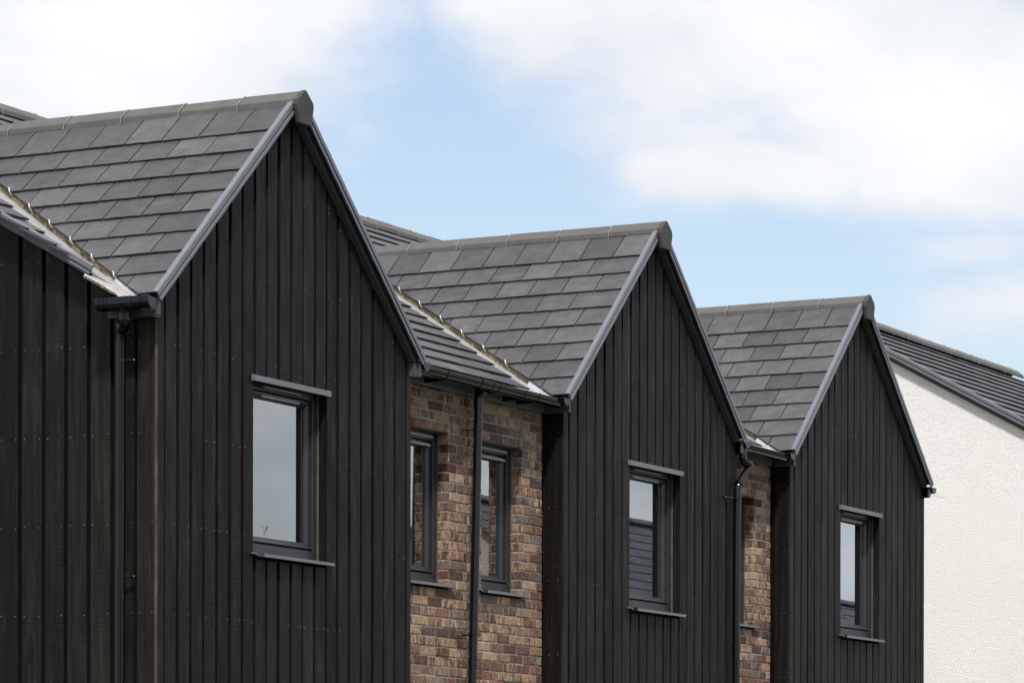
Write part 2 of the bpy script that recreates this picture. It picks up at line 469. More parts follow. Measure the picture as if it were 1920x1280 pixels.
class Bay: pass
B1 = Bay(); B1.tl, B1.ax, B1.tr, B1.wl, B1.wr = -.012, 1.775, 3.566, .118, 3.498
B1.gaps = [(.192,.209),(.339,.371),(.503,.529),(.662,.687),(.825,.85),(.984,1.021),(1.149,1.17),(1.3,1.329),(1.457,1.487),(1.613,1.647),(1.778,1.813),(1.944,1.963),(2.099,2.13),(2.265,2.287),(2.418,2.455),(2.586,2.617),(2.752,2.784),(2.917,2.951),(3.085,3.106),(3.241,3.271),(3.417,3.438)]
B1.win = (1.308, 2.288, 1.952, 3.172)
B2 = Bay(); B2.tl, B2.ax, B2.tr, B2.wl, B2.wr = 5.926, 7.652, 9.405, 5.993, 9.389
B2.gaps = [(6.074,6.103),(6.233,6.261),(6.393,6.416),(6.553,6.579),(6.712,6.75),(6.884,6.913),(7.051,7.079),(7.213,7.244),(7.376,7.404),(7.533,7.561),(7.7,7.718),(7.851,7.882),(8.005,8.031),(8.168,8.193),(8.323,8.356),(8.485,8.516),(8.648,8.677),(8.808,8.833),(8.974,9.006),(9.141,9.174),(9.311,9.332)]
B2.win = (7.208, 8.198, 1.922, 3.148)
B3 = Bay(); B3.tl, B3.ax, B3.tr, B3.wl, B3.wr = 10.483, 12.205, 13.988, 10.57, 13.962
B3.gaps = [(10.658,10.692),(10.825,10.85),(10.972,10.999),(11.137,11.165),(11.298,11.326),(11.464,11.491),(11.618,11.647),(11.785,11.803),(11.941,11.968),(12.102,12.124),(12.264,12.283),(12.424,12.449),(12.589,12.611),(12.743,12.766),(12.918,12.944),(13.077,13.097),(13.233,13.254),(13.392,13.418),(13.554,13.583),(13.717,13.738),(13.868,13.89)]
B3.win = (11.775, 12.768, 1.932, 3.16)
for B in (B1, B2, B3):
    B.az = RIDGE_Z
    B.sl = (B.az - ZE) / (B.ax - B.tl); B.sr = (B.az - ZE) / (B.tr - B.ax)
BRICK_Z0 = 3.036; CP = .0747

def roofline(B, x): return ZE + (x - B.tl) * B.sl if x < B.ax else ZE + (B.tr - x) * B.sr

def nails(mb, x, y, z, ax):
    r = .0033
    dz = random.uniform(-.006, .006)
    n = 6
    if ax == 'y':
        ring = [(x + r * math.cos(2 * pi * k / n), y, z + dz + r * math.sin(2 * pi * k / n)) for k in range(n)]
        mb.prism(ring, (0, -.0025, 0), 1)
    else:
        ring = [(x, y + r * math.cos(2 * pi * k / n), z + dz + r * math.sin(2 * pi * k / n)) for k in range(n)]
        mb.prism(ring, (-.0025, 0, 0), 1)
NROWS = [4.44, 3.85, 3.26, 2.668, 2.075, 1.482, .89, .3, -.3, -.9, -1.4]

def board_wall_front(B, parent):
    mb = MB()
    xs = [B.wl] + [g for p in B.gaps for g in p] + [B.wr]
    boards = [(xs[i], xs[i + 1]) for i in range(0, len(xs), 2)]
    wx0, wx1, wz0, wz1 = B.win
    for (a, b) in boards:
        dy = random.uniform(-.0015, .0015); r = (random.random(), random.random(), random.random() ** 2.2, 1)
        def piece(a, b, z0, ztop):
            if ztop is None:
                tp = [(a, roofline(B, a) - .075)]
                if a < B.ax < b: tp.append((B.ax, B.az - .075))
                tp.append((b, roofline(B, b) - .075))
            else: tp = [(a, ztop), (b, ztop)]
            poly = [(b, dy, z0), (a, dy, z0)] + [(x, dy, z) for x, z in tp]
            mb.prism(poly, (0, .022, 0), 0, r)
        mid = (a + b) / 2
        if wx0 - .01 < mid < wx1 + .01:
            piece(a + .0022, b - .0022, GZ + .25, wz0 - .035); piece(a + .0022, b - .0022, wz1 + .012, None)
        else: piece(a + (.0022 if a > B.wl else 0), b - (.0022 if b < B.wr else 0), GZ + .25, None)
        for z in NROWS:
            for xx in (a + .016, b - .016):
                if b - a < .07 and xx > a + .02: continue
                zz = z
                if wx0 - .01 < mid < wx1 + .01 and wz0 - .1 < z < wz1 + .03: continue
                if zz > roofline(B, xx) - .12 or random.random() < .58: continue
                nails(mb, xx, dy, zz, 'y')
        if wx0 < mid < wx1:
            for xx in (a + .016, b - .016):
                if random.random() < .6: nails(mb, xx, dy, wz0 - .085, 'y')
                if random.random() < .4: nails(mb, xx, dy, wz1 + .05 + random.uniform(0, .02), 'y')
    # nails that follow the rake
    for (a, b) in boards:
        for xx in (a + .016, b - .016):
            if random.random() < .12: nails(mb, xx, 0, roofline(B, xx) - .20 - random.uniform(0, .03), 'y')
    o = mb.build('gable_cladding', [WOOD, NAIL], parent)
    # back boards and membrane behind the gaps
    mb = MB()
    for z0, z1, x0, x1 in ((GZ, wz0 - .03, B.wl + .01, B.wr - .01), (wz0 - .03, wz1 + .01, B.wl + .01, wx0 - .003), (wz0 - .03, wz1 + .01, wx1 + .003, B.wr - .01)):
        mb.box(x0, x1, .046, .07, z0, z1)
    zc = wz1 + .01
    poly = [(B.wr - .01, .046, zc), (B.wl + .01, .046, zc), (B.wl + .01, .046, roofline(B, B.wl) - .09), (B.ax, .046, B.az - .09), (B.wr - .01, .046, roofline(B, B.wr) - .09)]
    mb.prism(poly, (0, .024, 0))
    mb.build('backing_board', UNDER, parent)
    # window reveal lining in boards
    mb = MB()
    d0, d1 = .023, .16
    mb.box(wx1, wx1 + .02, d0, d1, wz0 - .02, wz1)
    mb.box(wx0 - .02, wx0, d0, d1, wz0 - .02, wz1)
    mb.box(wx0, wx1, d0, d1, wz1, wz1 + .012)
    mb.build('window_reveal', WOOD, parent)

def side_wall(B, parent, left=True, y1=.2, bay=True):
    """narrow return of a bay clad with one board"""
    mb = MB()
    x = B.wl if left else B.wr
    s = 1 if left else -1
    mb.box(min(x + s * .002, x + s * .024), max(x + s * .002, x + s * .024), .0235, .155, GZ + .25, ZE - .12, 0)
    mb.box(min(x + s * .026, x + s * .04), max(x + s * .026, x + s * .04), .024, y1, GZ + .25, ZE - .1, 0)
    for z in NROWS:
        if z < ZE - .15:
            for yy in (.05, .13): 
                if left: nails(mb, x + .002, yy, z, 'x')
    mb.build('return_cladding', [WOOD, NAIL], parent)

# profile of the dry verge: a = outwards (towards the viewer of the face), b = down from the tile top, perpendicular to the slope
VPROF = [(-.020, .006), (-.053, .006), (-.058, .0), (-.058, -.030), (-.049, -.034), (-.047, -.046), (-.057, -.051), (-.057, -.070), (-.045, -.071), (-.040, -.045), (-.044, -.004), (-.020, -.004)]
def verge_strip(mb, p0, p1, out):
    p0 = Vector(p0); p1 = Vector(p1); d = (p1 - p0).normalized(); out = Vector(out)
    n = d.cross(out); 
    if n.z < 0: n = -n
    L = (p1 - p0).length; m = max(4, int(L / .125)); k = len(VPROF)
    vs = []
    for i in range(m + 1):      # lifts very slightly over each course edge
        a = p0 + d * (L * i / m) + n * (.010 + (.0022 if i % 2 else -.0005) + random.uniform(-.0004, .0004))
        vs += [a - out * x + n * z for x, z in VPROF]
    fs = [(i * k + q, i * k + (q + 1) % k, (i + 1) * k + (q + 1) % k, (i + 1) * k + q) for i in range(m) for q in range(k)]
    fs += [tuple(range(k))[::-1], tuple(range(m * k, m * k + k))]
    mb.add(vs, fs, 0, (.5, .5, .5, 1))

def bay_verges(B, parent):
    y = YV + .058
    for nm, p0, p1 in (('left', (B.tl, y, ZE), (B.ax - .02, y, B.az - .02 * B.sl)), ('right', (B.tr, y, ZE), (B.ax + .02, y, B.az - .02 * B.sr))):
        mb = MB(); verge_strip(mb, p0, p1, (0, -1, 0))
        mb.build('verge_flashing', FLASH, parent)
    # soffit / barge shadow board behind the flashing
    mb = MB()
    for s, x0, x1 in ((1, B.tl, B.ax), (-1, B.tr, B.ax)):
        sl = B.sl if s > 0 else B.sr
        n = Vector((-s * sl, 0, 1)).normalized()
        a = Vector((x0 + s * .03, 0, ZE + .03 * sl)); b = Vector((x1, 0, B.az))
        poly = [a - n * .012, b - n * .012, b - n * .085, a - n * .085]
        poly = [Vector((p.x, YV + .045, p.z)) for p in poly]
        mb.prism(poly, (0, .05 - YV - .08, 0))
    mb.build('barge_board', FASCIA, parent)

def ridge_run(parent, p0, dirv, sidev, start, length, n0, mod, name='ridge', cap=None):
    """ridge tiles along dirv from p0; sidev horizontal perpendicular"""
    p0 = Vector(p0); dirv = Vector(dirv); sidev = Vector(sidev); up = Vector((0, 0, 1))
    mb = MB(); uns = []
    prof = [(-.108, -.114), (-.100, -.070), (-.012, .0), (.012, .0), (.100, -.070), (.108, -.114), (.094, -.114), (.086, -.083), (0, -.018), (-.086, -.083), (-.094, -.114)]
    s = 0.0; nxt = n0
    while s < length - .01:
        e = min(nxt, length)
        dz = random.uniform(-.003, .003); dr = random.uniform(-.003, .003)
        mb.profile(prof, p0 + dirv * (s + .006) + up * dz + sidev * dr, p0 + dirv * (e - .006) + up * (dz + random.uniform(-.002, .002)) + sidev * dr, sidev, up, rn=(random.random(), random.random(), random.random(), 1))
        if e < length:
            q = p0 + dirv * e
            prof2 = [(a * 1.03, b * 1.0 + .006) for a, b in prof[:6]] + [(a * 1.0, b - .012) for a, b in reversed(prof[:6])]
            un = MB(); un.profile(prof2, q - dirv * .0035, q + dirv * .0035, sidev, up); uns.append(un)
        s = e; nxt = e + mod
    o = mb.build(name, RIDGE, parent, bevel=.004)
    for un in uns: un.build('ridge_union', RIDGEUNION, parent)
    return o

def bay_roof(B, parent, jrow=0, ylen=3.03):
    mb = MB()
    # left slope : u = y - (-.075), v = distance up the slope
    Ls = math.hypot(1, B.sl); gx = .180 * (B.ax - B.tl) / 1.787
    u0 = -.078
    rows = [k * gx * Ls for k in range(10) if B.tl + k * gx < B.ax - .2]
    # valley: offset x - xline(y) >= 0 ; x = tl + v/Ls ; xline = (zm(y)-ZE)/sl + tl
    # v/Ls*sl >= zm(y) - ZE  ->  v*sl/Ls - SM*u - (MC + SM*u0 - ZE) >= 0
    pl = [(-SM, B.sl / Ls, -(MC + SM * u0 - ZE))]
    n = Vector((-B.sl, 0, 1)).normalized()
    tile_field(mb, Vector((B.tl, u0, ZE)) - n * .006, (0, 1, 0), Vector((1, 0, B.sl)).normalized(), n, rows, 0, ylen, .3115, pl, (B.ax - B.tl) * Ls - .02, skew=jrow)
    Lr = math.hypot(1, B.sr); gx = .180 * (B.tr - B.ax) / 1.787
    rows = [k * gx * Lr for k in range(10) if B.tr - k * gx > B.ax + .2]
    pl = [(-SM, B.sr / Lr, -(MC + SM * u0 - ZE))]
    n = Vector((B.sr, 0, 1)).normalized()
    tile_field(mb, Vector((B.tr, u0, ZE)) - n * .006, (0, 1, 0), Vector((-1, 0, B.sr)).normalized(), n, rows, 0, ylen, .3115, pl, (B.tr - B.ax) * Lr - .02)
    # underlay sheets, cut along the valleys
    for s, x0, sl in ((1, B.tl, B.sl), (-1, B.tr, B.sr)):
        yv = (B.az - MC) / SM
        y0v = (ZE - MC) / SM
        a = [(x0 + s * .02, -.03, ZE + .02 * sl - .028), (x0 + s * .02, y0v, ZE + .02 * sl - .028), (B.ax, yv, B.az - .028), (B.ax, -.03, B.az - .028)]
        mb.add(a, [(0, 1, 2, 3)], 1)
    roof = mb.build('bay_roof', [SLATE, UNDER], parent)
    rd = ridge_run(roof, (B.ax, -.095, B.az + .012), (0, 1, 0), (1, 0, 0), 0, ylen + .12, .462, .4905)
    # end cap
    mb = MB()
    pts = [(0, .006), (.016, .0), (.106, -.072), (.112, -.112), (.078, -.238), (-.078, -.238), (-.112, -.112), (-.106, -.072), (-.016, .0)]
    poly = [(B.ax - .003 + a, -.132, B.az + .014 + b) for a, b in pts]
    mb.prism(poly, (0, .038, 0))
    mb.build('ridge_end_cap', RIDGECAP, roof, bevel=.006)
    return roof

def valley(B, parent, left=True, y1=3.0, xmin=None, low_apron=False, w=.47):
    """metal tray, mortar edge and slate hooks of one valley"""
    s = 1 if left else -1
    x0, sl = (B.tl, B.sl) if left else (B.tr, B.sr)
    xl = lambda y: x0 + s * (zm(y) - ZE) / sl
    mb = MB()
    n = 14; ya = -.02 if not low_apron else .30
    drop = .044
    for i in range(n):
        a = ya + (y1 - ya) * i / n; b = ya + (y1 - ya) * (i + 1) / n
        def P(y, o, d):
            x = xl(y) + s * o
            if xmin is not None: x = max(x, xmin)
            return Vector((x, y, zm(y) - d))
        q = [P(a, -w, drop), P(a, -.01, drop + .006), P(b, -.01, drop + .006), P(b, -w, drop)]
        mb.prism(q, (0, 0, -.003))
    for i in range(6):          # upturned side of the tray where the mortar stops
        a = .005 + .37 * i / 6; b = .005 + .37 * (i + 1) / 6
        q = [(xl(a) - s * .030, a, zm(a) - drop - .006), (xl(b) - s * .030, b, zm(b) - drop - .006), (xl(b) + s * .012, b, zm(b) - .010), (xl(a) + s * .012, a, zm(a) - .010)]
        mb.prism([Vector(p) for p in q], (s * .004, 0, -.003))
    tr = mb.build('valley_tray', LEAD, parent)
    if low_apron:
        mb = MB(); m = 7; vs = []; fs = []
        for i in range(m + 1):
            y = -.03 + (.455 + .03) * i / m
            for j in range(m + 1):
                xr = xl(y) - .004; xL = -.10 if y > .17 else -.055; x = xL + (xr - xL) * j / m
                z = zm(y) - .034 - .045 * (1 - j / m) ** 1.3 + random.uniform(-.005, .005); z = max(z, 3.522 + .01 * j / m)
                vs.append((x, y, z))
        for i in range(m):
            for j in range(m):
                k = i * (m + 1) + j; fs.append((k, k + 1, k + m + 2, k + m + 1))
        mb.add(vs, fs)
        # folded lip hanging over the wall
        vs = []; 
        for i in range(9):
            y = .17 + .26 * i / 8
            for j, (dx, dz) in enumerate(((-.085, -.055), (-.098, -.048), (-.106, -.056), (-.105, -.068), (-.097, -.078))):
                vs.append((dx + random.uniform(-.004, .004), y, zm(y) + dz))
        mb.add(vs, [(i * 5 + j, i * 5 + j + 1, (i + 1) * 5 + j + 1, (i + 1) * 5 + j) for i in range(8) for j in range(4)])
        ap = mb.build('lead_apron', CRINK, parent, smooth=True)
        sm = ap.modifiers.new('sub', 'SUBSURF'); sm.levels = 1; sm.render_levels = 1
    mb = MB()
    K = 60
    for i in range(K):
        a = .37 + (y1 - .37) * i / K; b = .37 + (y1 - .37) * (i + 1) / K
        j = random.uniform(-.006, .006)
        q = [(xl(a) + s * (.004 + j), a, zm(a) - drop - .012), (xl(b) + s * (.004 + j), b, zm(b) - drop - .012), (xl(b) + s * .012, b, zm(b) - .008), (xl(a) + s * .012, a, zm(a) - .008)]
        mb.prism([Vector(p) for p in q], (s * .02, 0, 0))
    mb.build('valley_mortar', GOLD, parent)
    if left:
        g = .180 * (B.ax - B.tl) / 1.787
        for k in range(2 if not low_apron else 1, 9):
            x = B.tl + k * g; z = ZE + (x - B.tl) * B.sl
            y = (z - MC) / SM
            if y > y1 or y < .2: continue
            mb = MB()
            n = Vector((-B.sl, 0, 1)).normalized()
            p = Vector((x, y, z)) + n * .016
            up = Vector((1, 0, B.sl)).normalized()
            mb.sweep([p + Vector((0, -.012, 0)) - up * .028 - n * .022, p - up * .022 + n * .008, p + n * .016 + Vector((0, .01, 0)), p + up * .012 + n * .020 + Vector((0, .016, 0)), p + up * .024 + Vector((0, .022, 0)) + n * .012], [.003, .0042, .0046, .004, .0034], 6)
            mb.build('tile_hook', CLIP, parent)

def main_roof(x0, x1, parent, cuts, yridge=Y_RIDGE_MAIN, back=True):
    """front slope of the main roof between x0 and x1; cuts: valley half planes as (bay, side)"""
    mb = MB()
    L = math.hypot(1, SM); g = .2285 * L
    ys = .05
    rows = [k * g for k in range(40) if (ys + .2285 * k) < yridge - .1]
    n = Vector((0, -SM, 1)).normalized(); ev = Vector((0, 1, SM)).normalized()
    # convex pieces: split the span at the bay apexes
    pieces = [(x0, x1, [])]
    for (B, off) in cuts:
        new = []
        for (a, b, pl) in pieces:
            # left of the bay's ridge: x <= xlineL(y) - off ; right: x >= xlineR(y) + off
            # below the bay ridge only; above it the slope is whole
            new.append((a, min(b, B.ax), pl + [('L', B, off)]) if a < B.ax else None)
            new.append((max(a, B.ax), b, pl + [('R', B, off)]) if b > B.ax else None)
        pieces = [p for p in new if p and p[1] - p[0] > .02]
    vt = (yridge - ys) * L - .02
    for (a, b, pls) in pieces:
        hp = [(1, 0, 0), (-1, 0, (b - a))]
        for (sd, B, off) in pls:
            # u = x - a ; y = ys + v/L ; z = zm(y)
            if sd == 'L':   # x <= tl + (zm(y)-ZE)/sl - off
                hp.append((-1, SM / L / B.sl, B.tl - off - a + (MC + SM * ys - ZE) / B.sl))
            else:           # x >= tr - (zm(y)-ZE)/sr + off
                hp.append((1, SM / L / B.sr, a - B.tr - off + (MC + SM * ys - ZE) / B.sr))
        # above the bay ridge the cut must stop: the bay roof is narrower than a tile there
        tile_field(mb, Vector((a, ys, zm(ys))) - n * .006, (1, 0, 0), ev, n, rows, 0, b - a + .01, .31, hp, vt, flip=True, th=.021)
    mb.add([(x0 + .01, ys, zm(ys) - .06), (x1 - .01, ys, zm(ys) - .06), (x1 - .01, yridge, zm(yridge) - .06), (x0 + .01, yridge, zm(yridge) - .06)], [(0, 1, 2, 3)], 1)
    # rear slope
    yb = 2 * yridge - ys
    mb.prism([(x0, yridge, zm(yridge) - .01), (x1, yridge, zm(yridge) - .01), (x1, yb, zm(ys) - .01), (x0, yb, zm(ys) - .01)], (0, 0, -.03), 0)
    return mb.build('main_roof', [SLATE, UNDER], parent)

# ------------------------------------------------------------------ windows
def window(parent, x0, x1, z0, z1, yf, wall='timber', sill_l=.03, sill_r=.03, ysill=-.05, vase=False, hd=.045):
    """frame face at yf; opening x0..x1, z0 (sill top) .. z1 (head)"""
    fz0 = z0 + .02; fz1 = z1 - .004
    w = .062; s = .050
    mb = MB()
    def ring(mb, a, b, c, d, w, y0, y1, wb=None, wt=None, chamfer=0.0):
        wb = wb or w; wt = wt or w
        # mitred ring: outer rectangle a..b x c..d
        O = [(a, c), (b, c), (b, d), (a, d)]; I = [(a + w, c + wb), (b - w, c + wb), (b - w, d - wt), (a + w, d - wt)]
        for i in range(4):
            j = (i + 1) % 4
            q = [(O[i], y0), (O[j], y0), (I[j], y0 + chamfer), (I[i], y0 + chamfer)]
            f = [Vector((p[0], y, p[1])) for p, y in q]
            g = [Vector((p[0], y1, p[1])) for p, y in q]
            mb.add(f + g, [(0, 1, 2, 3), (7, 6, 5, 4), (0, 4, 5, 1), (1, 5, 6, 2), (2, 6, 7, 3), (3, 7, 4, 0)], 0, (.5, .5, .5, 1))
    ring(mb, x0 + .003, x1 - .003, fz0, fz1, w, yf, yf + .07, wb=.066, wt=.066)
    win = mb.build('window', FRAME, parent, bevel=.003)
    a, b, c, d = x0 + .003 + w + .004, x1 - .003 - w - .004, fz0 + .066 + .006, fz1 - .066 - .006
    mb = MB()
    ring(mb, a, b, c, d, .022, yf + .022, yf + .072)
    ring(mb, a + .022, b - .022, c + .022, d - .022, .026, yf + .024, yf + .072, chamfer=.016)
    mb.profile([(0, 0), (0, .012), (-.024, .002), (-.026, -.006), (-.004, -.006)], (a + .002, yf + .02, c + .012), (b - .002, yf + .02, c + .012), (0, 1, 0), (0, 0, 1))
    mb.build('sash', FRAME, win, bevel=.002)
    # head flashing strip over sash
    for yy, inset in ((yf + .052, 0), (yf + .066, .006)):
        pass
    mb = MB()
    ga, gb, gc, gd = a + .046, b - .046, c + .046, d - .046
    mb.box(ga, gb, yf + .050, yf + .054, gc, gd)
    mb.build('outer_pane', GLASS, win)
    mb = MB()
    mb.box(ga, gb, yf + .070, yf + .074, gc, gd)
    mb.build('inner_pane', GLASS, win)
    for zc, yy in ((fz1 - .036, yf), (d - .026, yf + .022)):
        mb = MB()
        L0 = (x0 + x1) / 2 - .25; L1 = L0 + .50
        mb.profile([(0, -.009), (-.016, -.011), (-.020, -.004), (-.012, .009), (0, .011)], (L0, yy, zc), (L1, yy, zc), (0, 1, 0), (0, 0, 1))
        mb.build('trickle_vent', VENT, win)
    # external sill
    mb = MB()
    yi = yf + .005
    xs0, xs1 = x0 - sill_l, x1 + sill_r
    mb.profile([(0, .014), (yi - ysill, .030), (yi - ysill, .020), (.006, .004), (.006, -.008), (.0, -.008)], (xs0, ysill, z0 - .012), (xs1, ysill, z0 - .012), (0, 1, 0), (0, 0, 1))
    sill = mb.build('sill', FLASH, win, bevel=.0015)
    mb = MB()
    mb.box(xs0 + .004, xs0 + .085, ysill - .002, ysill + .03, z0 - .021, z0 + .006)
    mb.build('sill_end_cap', GUTTER, win)
    if wall == 'timber':
        mb = MB()
        mb.profile([(0, .0), (0, -.040), (.008, -.040), (.008, -.006), (.06, .004), (.06, .010)], (x0 - .032, -.030, z1 + .003), (x1 + .012, -.030, z1 + .003), (0, 1, 0), (0, 0, 1))
        mb.box(x0 - .034, x0 - .032, -.030, .012, z1 - .037, z1 + .003)
        mb.build('lintel_flashing', FLASH, win, bevel=.0015)
        mb = MB()
        mb.box(x1 - .006, x1 - .0005, yf - .012, yf + .003, z0 + .012, z1 - .003)
        mb.build('sealant_bead', SEAL, win)
    else:
        mb = MB()
        mb.box(x0 - .002, x1 + .002, BY + .004, yf + .05, z1 - .003, z1 + .004)
        mb.build('lintel_soffit', SOFFITM, win)
        mb = MB()
        mb.box(x1 - .006, x1 - .0005, yf - .008, yf + .003, z0 + .012, z1 - .004)
        mb.build('sealant_bead', SEAL, win)
    # room behind the glass
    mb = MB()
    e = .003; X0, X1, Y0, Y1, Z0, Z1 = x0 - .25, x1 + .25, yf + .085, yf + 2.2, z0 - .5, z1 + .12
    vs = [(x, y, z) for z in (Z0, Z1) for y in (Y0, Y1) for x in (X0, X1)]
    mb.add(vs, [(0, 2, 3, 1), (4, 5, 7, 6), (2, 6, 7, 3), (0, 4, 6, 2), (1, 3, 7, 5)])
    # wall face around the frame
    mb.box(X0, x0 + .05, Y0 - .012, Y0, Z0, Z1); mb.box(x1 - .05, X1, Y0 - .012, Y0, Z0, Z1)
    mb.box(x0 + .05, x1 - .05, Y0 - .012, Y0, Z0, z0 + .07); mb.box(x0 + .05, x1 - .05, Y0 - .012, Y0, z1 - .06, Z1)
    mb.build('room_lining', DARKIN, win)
    return win

# ------------------------------------------------------------------ brickwork
def brick_wall(parent, x0, x1, ztop, opening=None, joint=None):
    """real bricks, half bond, courses CP high, with the window opening left out and boxed mortar behind"""
    mb = MB()
    L = .225; k0 = int((GZ - BRICK_Z0) / CP) - 1
    holes = [opening] if opening else []
    z = BRICK_Z0 + CP * k0
    k = k0
    while z < ztop:
        zt = min(z + CP - .0095, ztop)
        off = (0 if k % 2 == 0 else L / 2) + .04
        xs = x0 - L + (off % L)
        while xs < x1:
            a, b = max(xs, x0), min(xs + L - .0105, x1)
            xs += L
            segs = [(a, b)]
            for (hx0, hx1, hz0, hz1) in holes:
                if z + CP * .5 > hz0 and z + CP * .5 < hz1:
                    ns = []
                    for (p, q) in segs:
                        if q <= hx0 or p >= hx1: ns.append((p, q))
                        else:
                            if p < hx0: ns.append((p, hx0))
                            if q > hx1: ns.append((hx1, q))
                    segs = ns
            for (p, q) in segs:
                if q - p < .012: continue
                if zt <= GZ or zt - z < .02: continue
                dy = random.gauss(0, .0016); dz = random.uniform(-.0018, .0018); dx = random.uniform(-.0015, .0015)
                if p in (x0,) or (holes and abs(p - holes[0][1]) < 1e-6): dxa = 0
                r = (random.random(), random.random(), random.random(), 1)
                mb.box(p + (0 if holes and abs(p - holes[0][1]) < 1e-6 else dx), q, BY + dy, BY + .1, z + dz, zt + dz, 0, r)
        z += CP; k += 1
    # mortar bed
    def mort(a, b, c, d): mb.box(a, b, BY + .0055, BY + .098, c, d, 1)
    if opening:
        hx0, hx1, hz0, hz1 = opening
        mort(x0, hx0 - .003, GZ, ztop); mort(hx1 + .003, x1, GZ, ztop); mort(hx0 - .003, hx1 + .003, GZ, hz0 - .02); mort(hx0 - .003, hx1 + .003, hz1 + .004, ztop)
    else: mort(x0, x1, GZ, ztop)
    o = mb.build('brick_wall', [BRICK, MORTAR], parent, bevel=.004)
    return o

# ------------------------------------------------------------------ rainwater goods
def half_round(mb, p0, p1, r=.056, side=(0, 1, 0), depth=1.05):
    prof = []
    for k in range(13):
        a = pi + pi * k / 12
        prof.append((r * math.cos(a), r * depth * math.sin(a)))
    prof += [(r - .001, .006), (r - .006, .006), (r - .005, -.002)]
    for k in range(12, -1, -1):
        a = pi + pi * k / 12
        prof.append(((r - .004) * math.cos(a), (r - .004) * depth * math.sin(a)))
    prof += [(-r + .006, .006), (-r, .006)]
    mb.profile(prof, p0, p1, side, (0, 0, 1))
def band(mb, p, axis, side, r=.060, w=.02):
    p = Vector(p); axis = Vector(axis)
    half_round(mb, p - axis * w / 2, p + axis * w / 2, r, side)
def gut_cap(mb, p, axis, side, r=.057):
    p = Vector(p); side = Vector(side)
    ring = [p + side * r * math.cos(pi + pi * k / 12) + Vector((0, 0, 1)) * (r * 1.05 * math.sin(pi + pi * k / 12)) for k in range(13)]
    mb.prism(ring, Vector(axis) * .004)

def downpipe(parent, path, collars, clips, r=.034, extra=None, name='downpipe'):
    mb = MB(); mb.sweep(path, r, 20)
    dp = mb.build(name, PIPE, parent, smooth=True)
    for (a, b, rr) in collars:
        mb = MB(); a = Vector(a); b = Vector(b); d = (b - a)
        mb.sweep([a, a + d * .12, a + d * .14, a + d * .86, a + d * .88, b], [rr + .003, rr + .003, rr, rr, rr + .003, rr + .003], 20)
        mb.build('pipe_collar', PIPE, dp, smooth=True)
    for (c, lug) in clips:
        c = Vector(c); lug = Vector(lug)
        mb = MB(); mb.sweep([c - Vector((0, 0, .011)), c + Vector((0, 0, .011))], r + .004, 20)
        mb.sweep([c, lug], .0085, 8)
        d = (lug - c).normalized()
        mb.sweep([lug - Vector((0, 0, 0)), lug + Vector((0, 0, 0)) + d * .012], .0125, 10)
        cl = mb.build('pipe_clip', PIPE, dp, smooth=True)
        mb = MB(); q = lug + d * .006 + Vector((-.010, -.010, 0)); mb.sweep([q, q + Vector((-.004, -.004, 0))], .005, 8)
        mb.build('bolt_head', NAIL, dp)
    return dp
def bend(pts, n=5, k=.35):
    """round off the corners of a polyline"""
    pts = [Vector(p) for p in pts]; out = [pts[0]]
    for i in range(1, len(pts) - 1):
        a, b, c = pts[i - 1], pts[i], pts[i + 1]
        l = min((a - b).length, (c - b).length) * k
        l = min(l, .045)
        p = b + (a - b).normalized() * l; q = b + (c - b).normalized() * l
        for j in range(n + 1):
            t = j / n; out.append(p * (1 - t) ** 2 + b * 2 * t * (1 - t) + q * t * t)
    out.append(pts[-1]); return out

# ================================================================== HOUSES
GRP = 'houses of the black gabled terrace'
H1 = thing('terraced_house', 'end house of the terrace, left gable, with black timber side wall and one brick window', 'house', (1.8, 2.0, GZ), GRP)
H2 = thing('terraced_house', 'middle house of the terrace, second black gable, with brick window and downpipe at its left', 'house', (7.2, 2.0, GZ), GRP)
H3 = thing('terraced_house', 'far house of the terrace, right gable of three, next to the white rendered wall', 'house', (12.0, 2.0, GZ), GRP)
PARTY1 = 4.724; PARTY2 = 9.43
XG = 9.97

for H, B, xa, xb in ((H1, B1, -.01, PARTY1), (H2, B2, PARTY1, PARTY2), (H3, B3, PARTY2, 14.05)):
    board_wall_front(B, H)
    bay_verges(B, H)
    rf = bay_roof(B, H)
    mr_ = main_roof(xa, xb, H, [(B, .33 if B is B1 else .43)])
    valley(B, rf, True, xmin=(.03 if B is B1 else None), low_apron=(B is B1), w=.56)
    valley(B, rf, False)
    ridge_run(mr_, (xa, Y_RIDGE_MAIN, Z_RIDGE_MAIN), (1, 0, 0), (0, 1, 0), 0, xb - xa, .412 * .6, .4145)
    window(H, *B.win, .080, 'timber', vase=(B is B1))

# --- brick walls with their windows
BW = [(H1, B1.wr + .012, PARTY1 - .006, (3.735, 4.423, 1.92, 3.111)), (H2, PARTY1 + .006, B2.wl - .005, (4.958, 5.632, 1.92, 3.111)), (H3, B2.wr + .012, B3.wl - .005, (9.505, 10.192, 1.92, 3.111))]
for H, a, b, op in BW:
    if H is H3: a = PARTY2 + .006
    brick_wall(H, a, b, 3.44, op)
    window(H, op[0], op[1], 1.938, 3.111, BY + .100, 'brick', .045, .055, BY - .035)
# small piece of H2's brick right of its bay
brick_wall(H2, B2.wr + .012, PARTY2 - .006, 3.44)
mb = MB(); mb.box(PARTY1 - .006, PARTY1 + .006, BY + .002, BY + .05, GZ, 3.44)
mb.build('movement_joint', SEAL, H1)

# --- bay returns
side_wall(B2, H2, True); side_wall(B2, H2, False); side_wall(B3, H3, True); side_wall(B3, H3, False); side_wall(B1, H1, False)

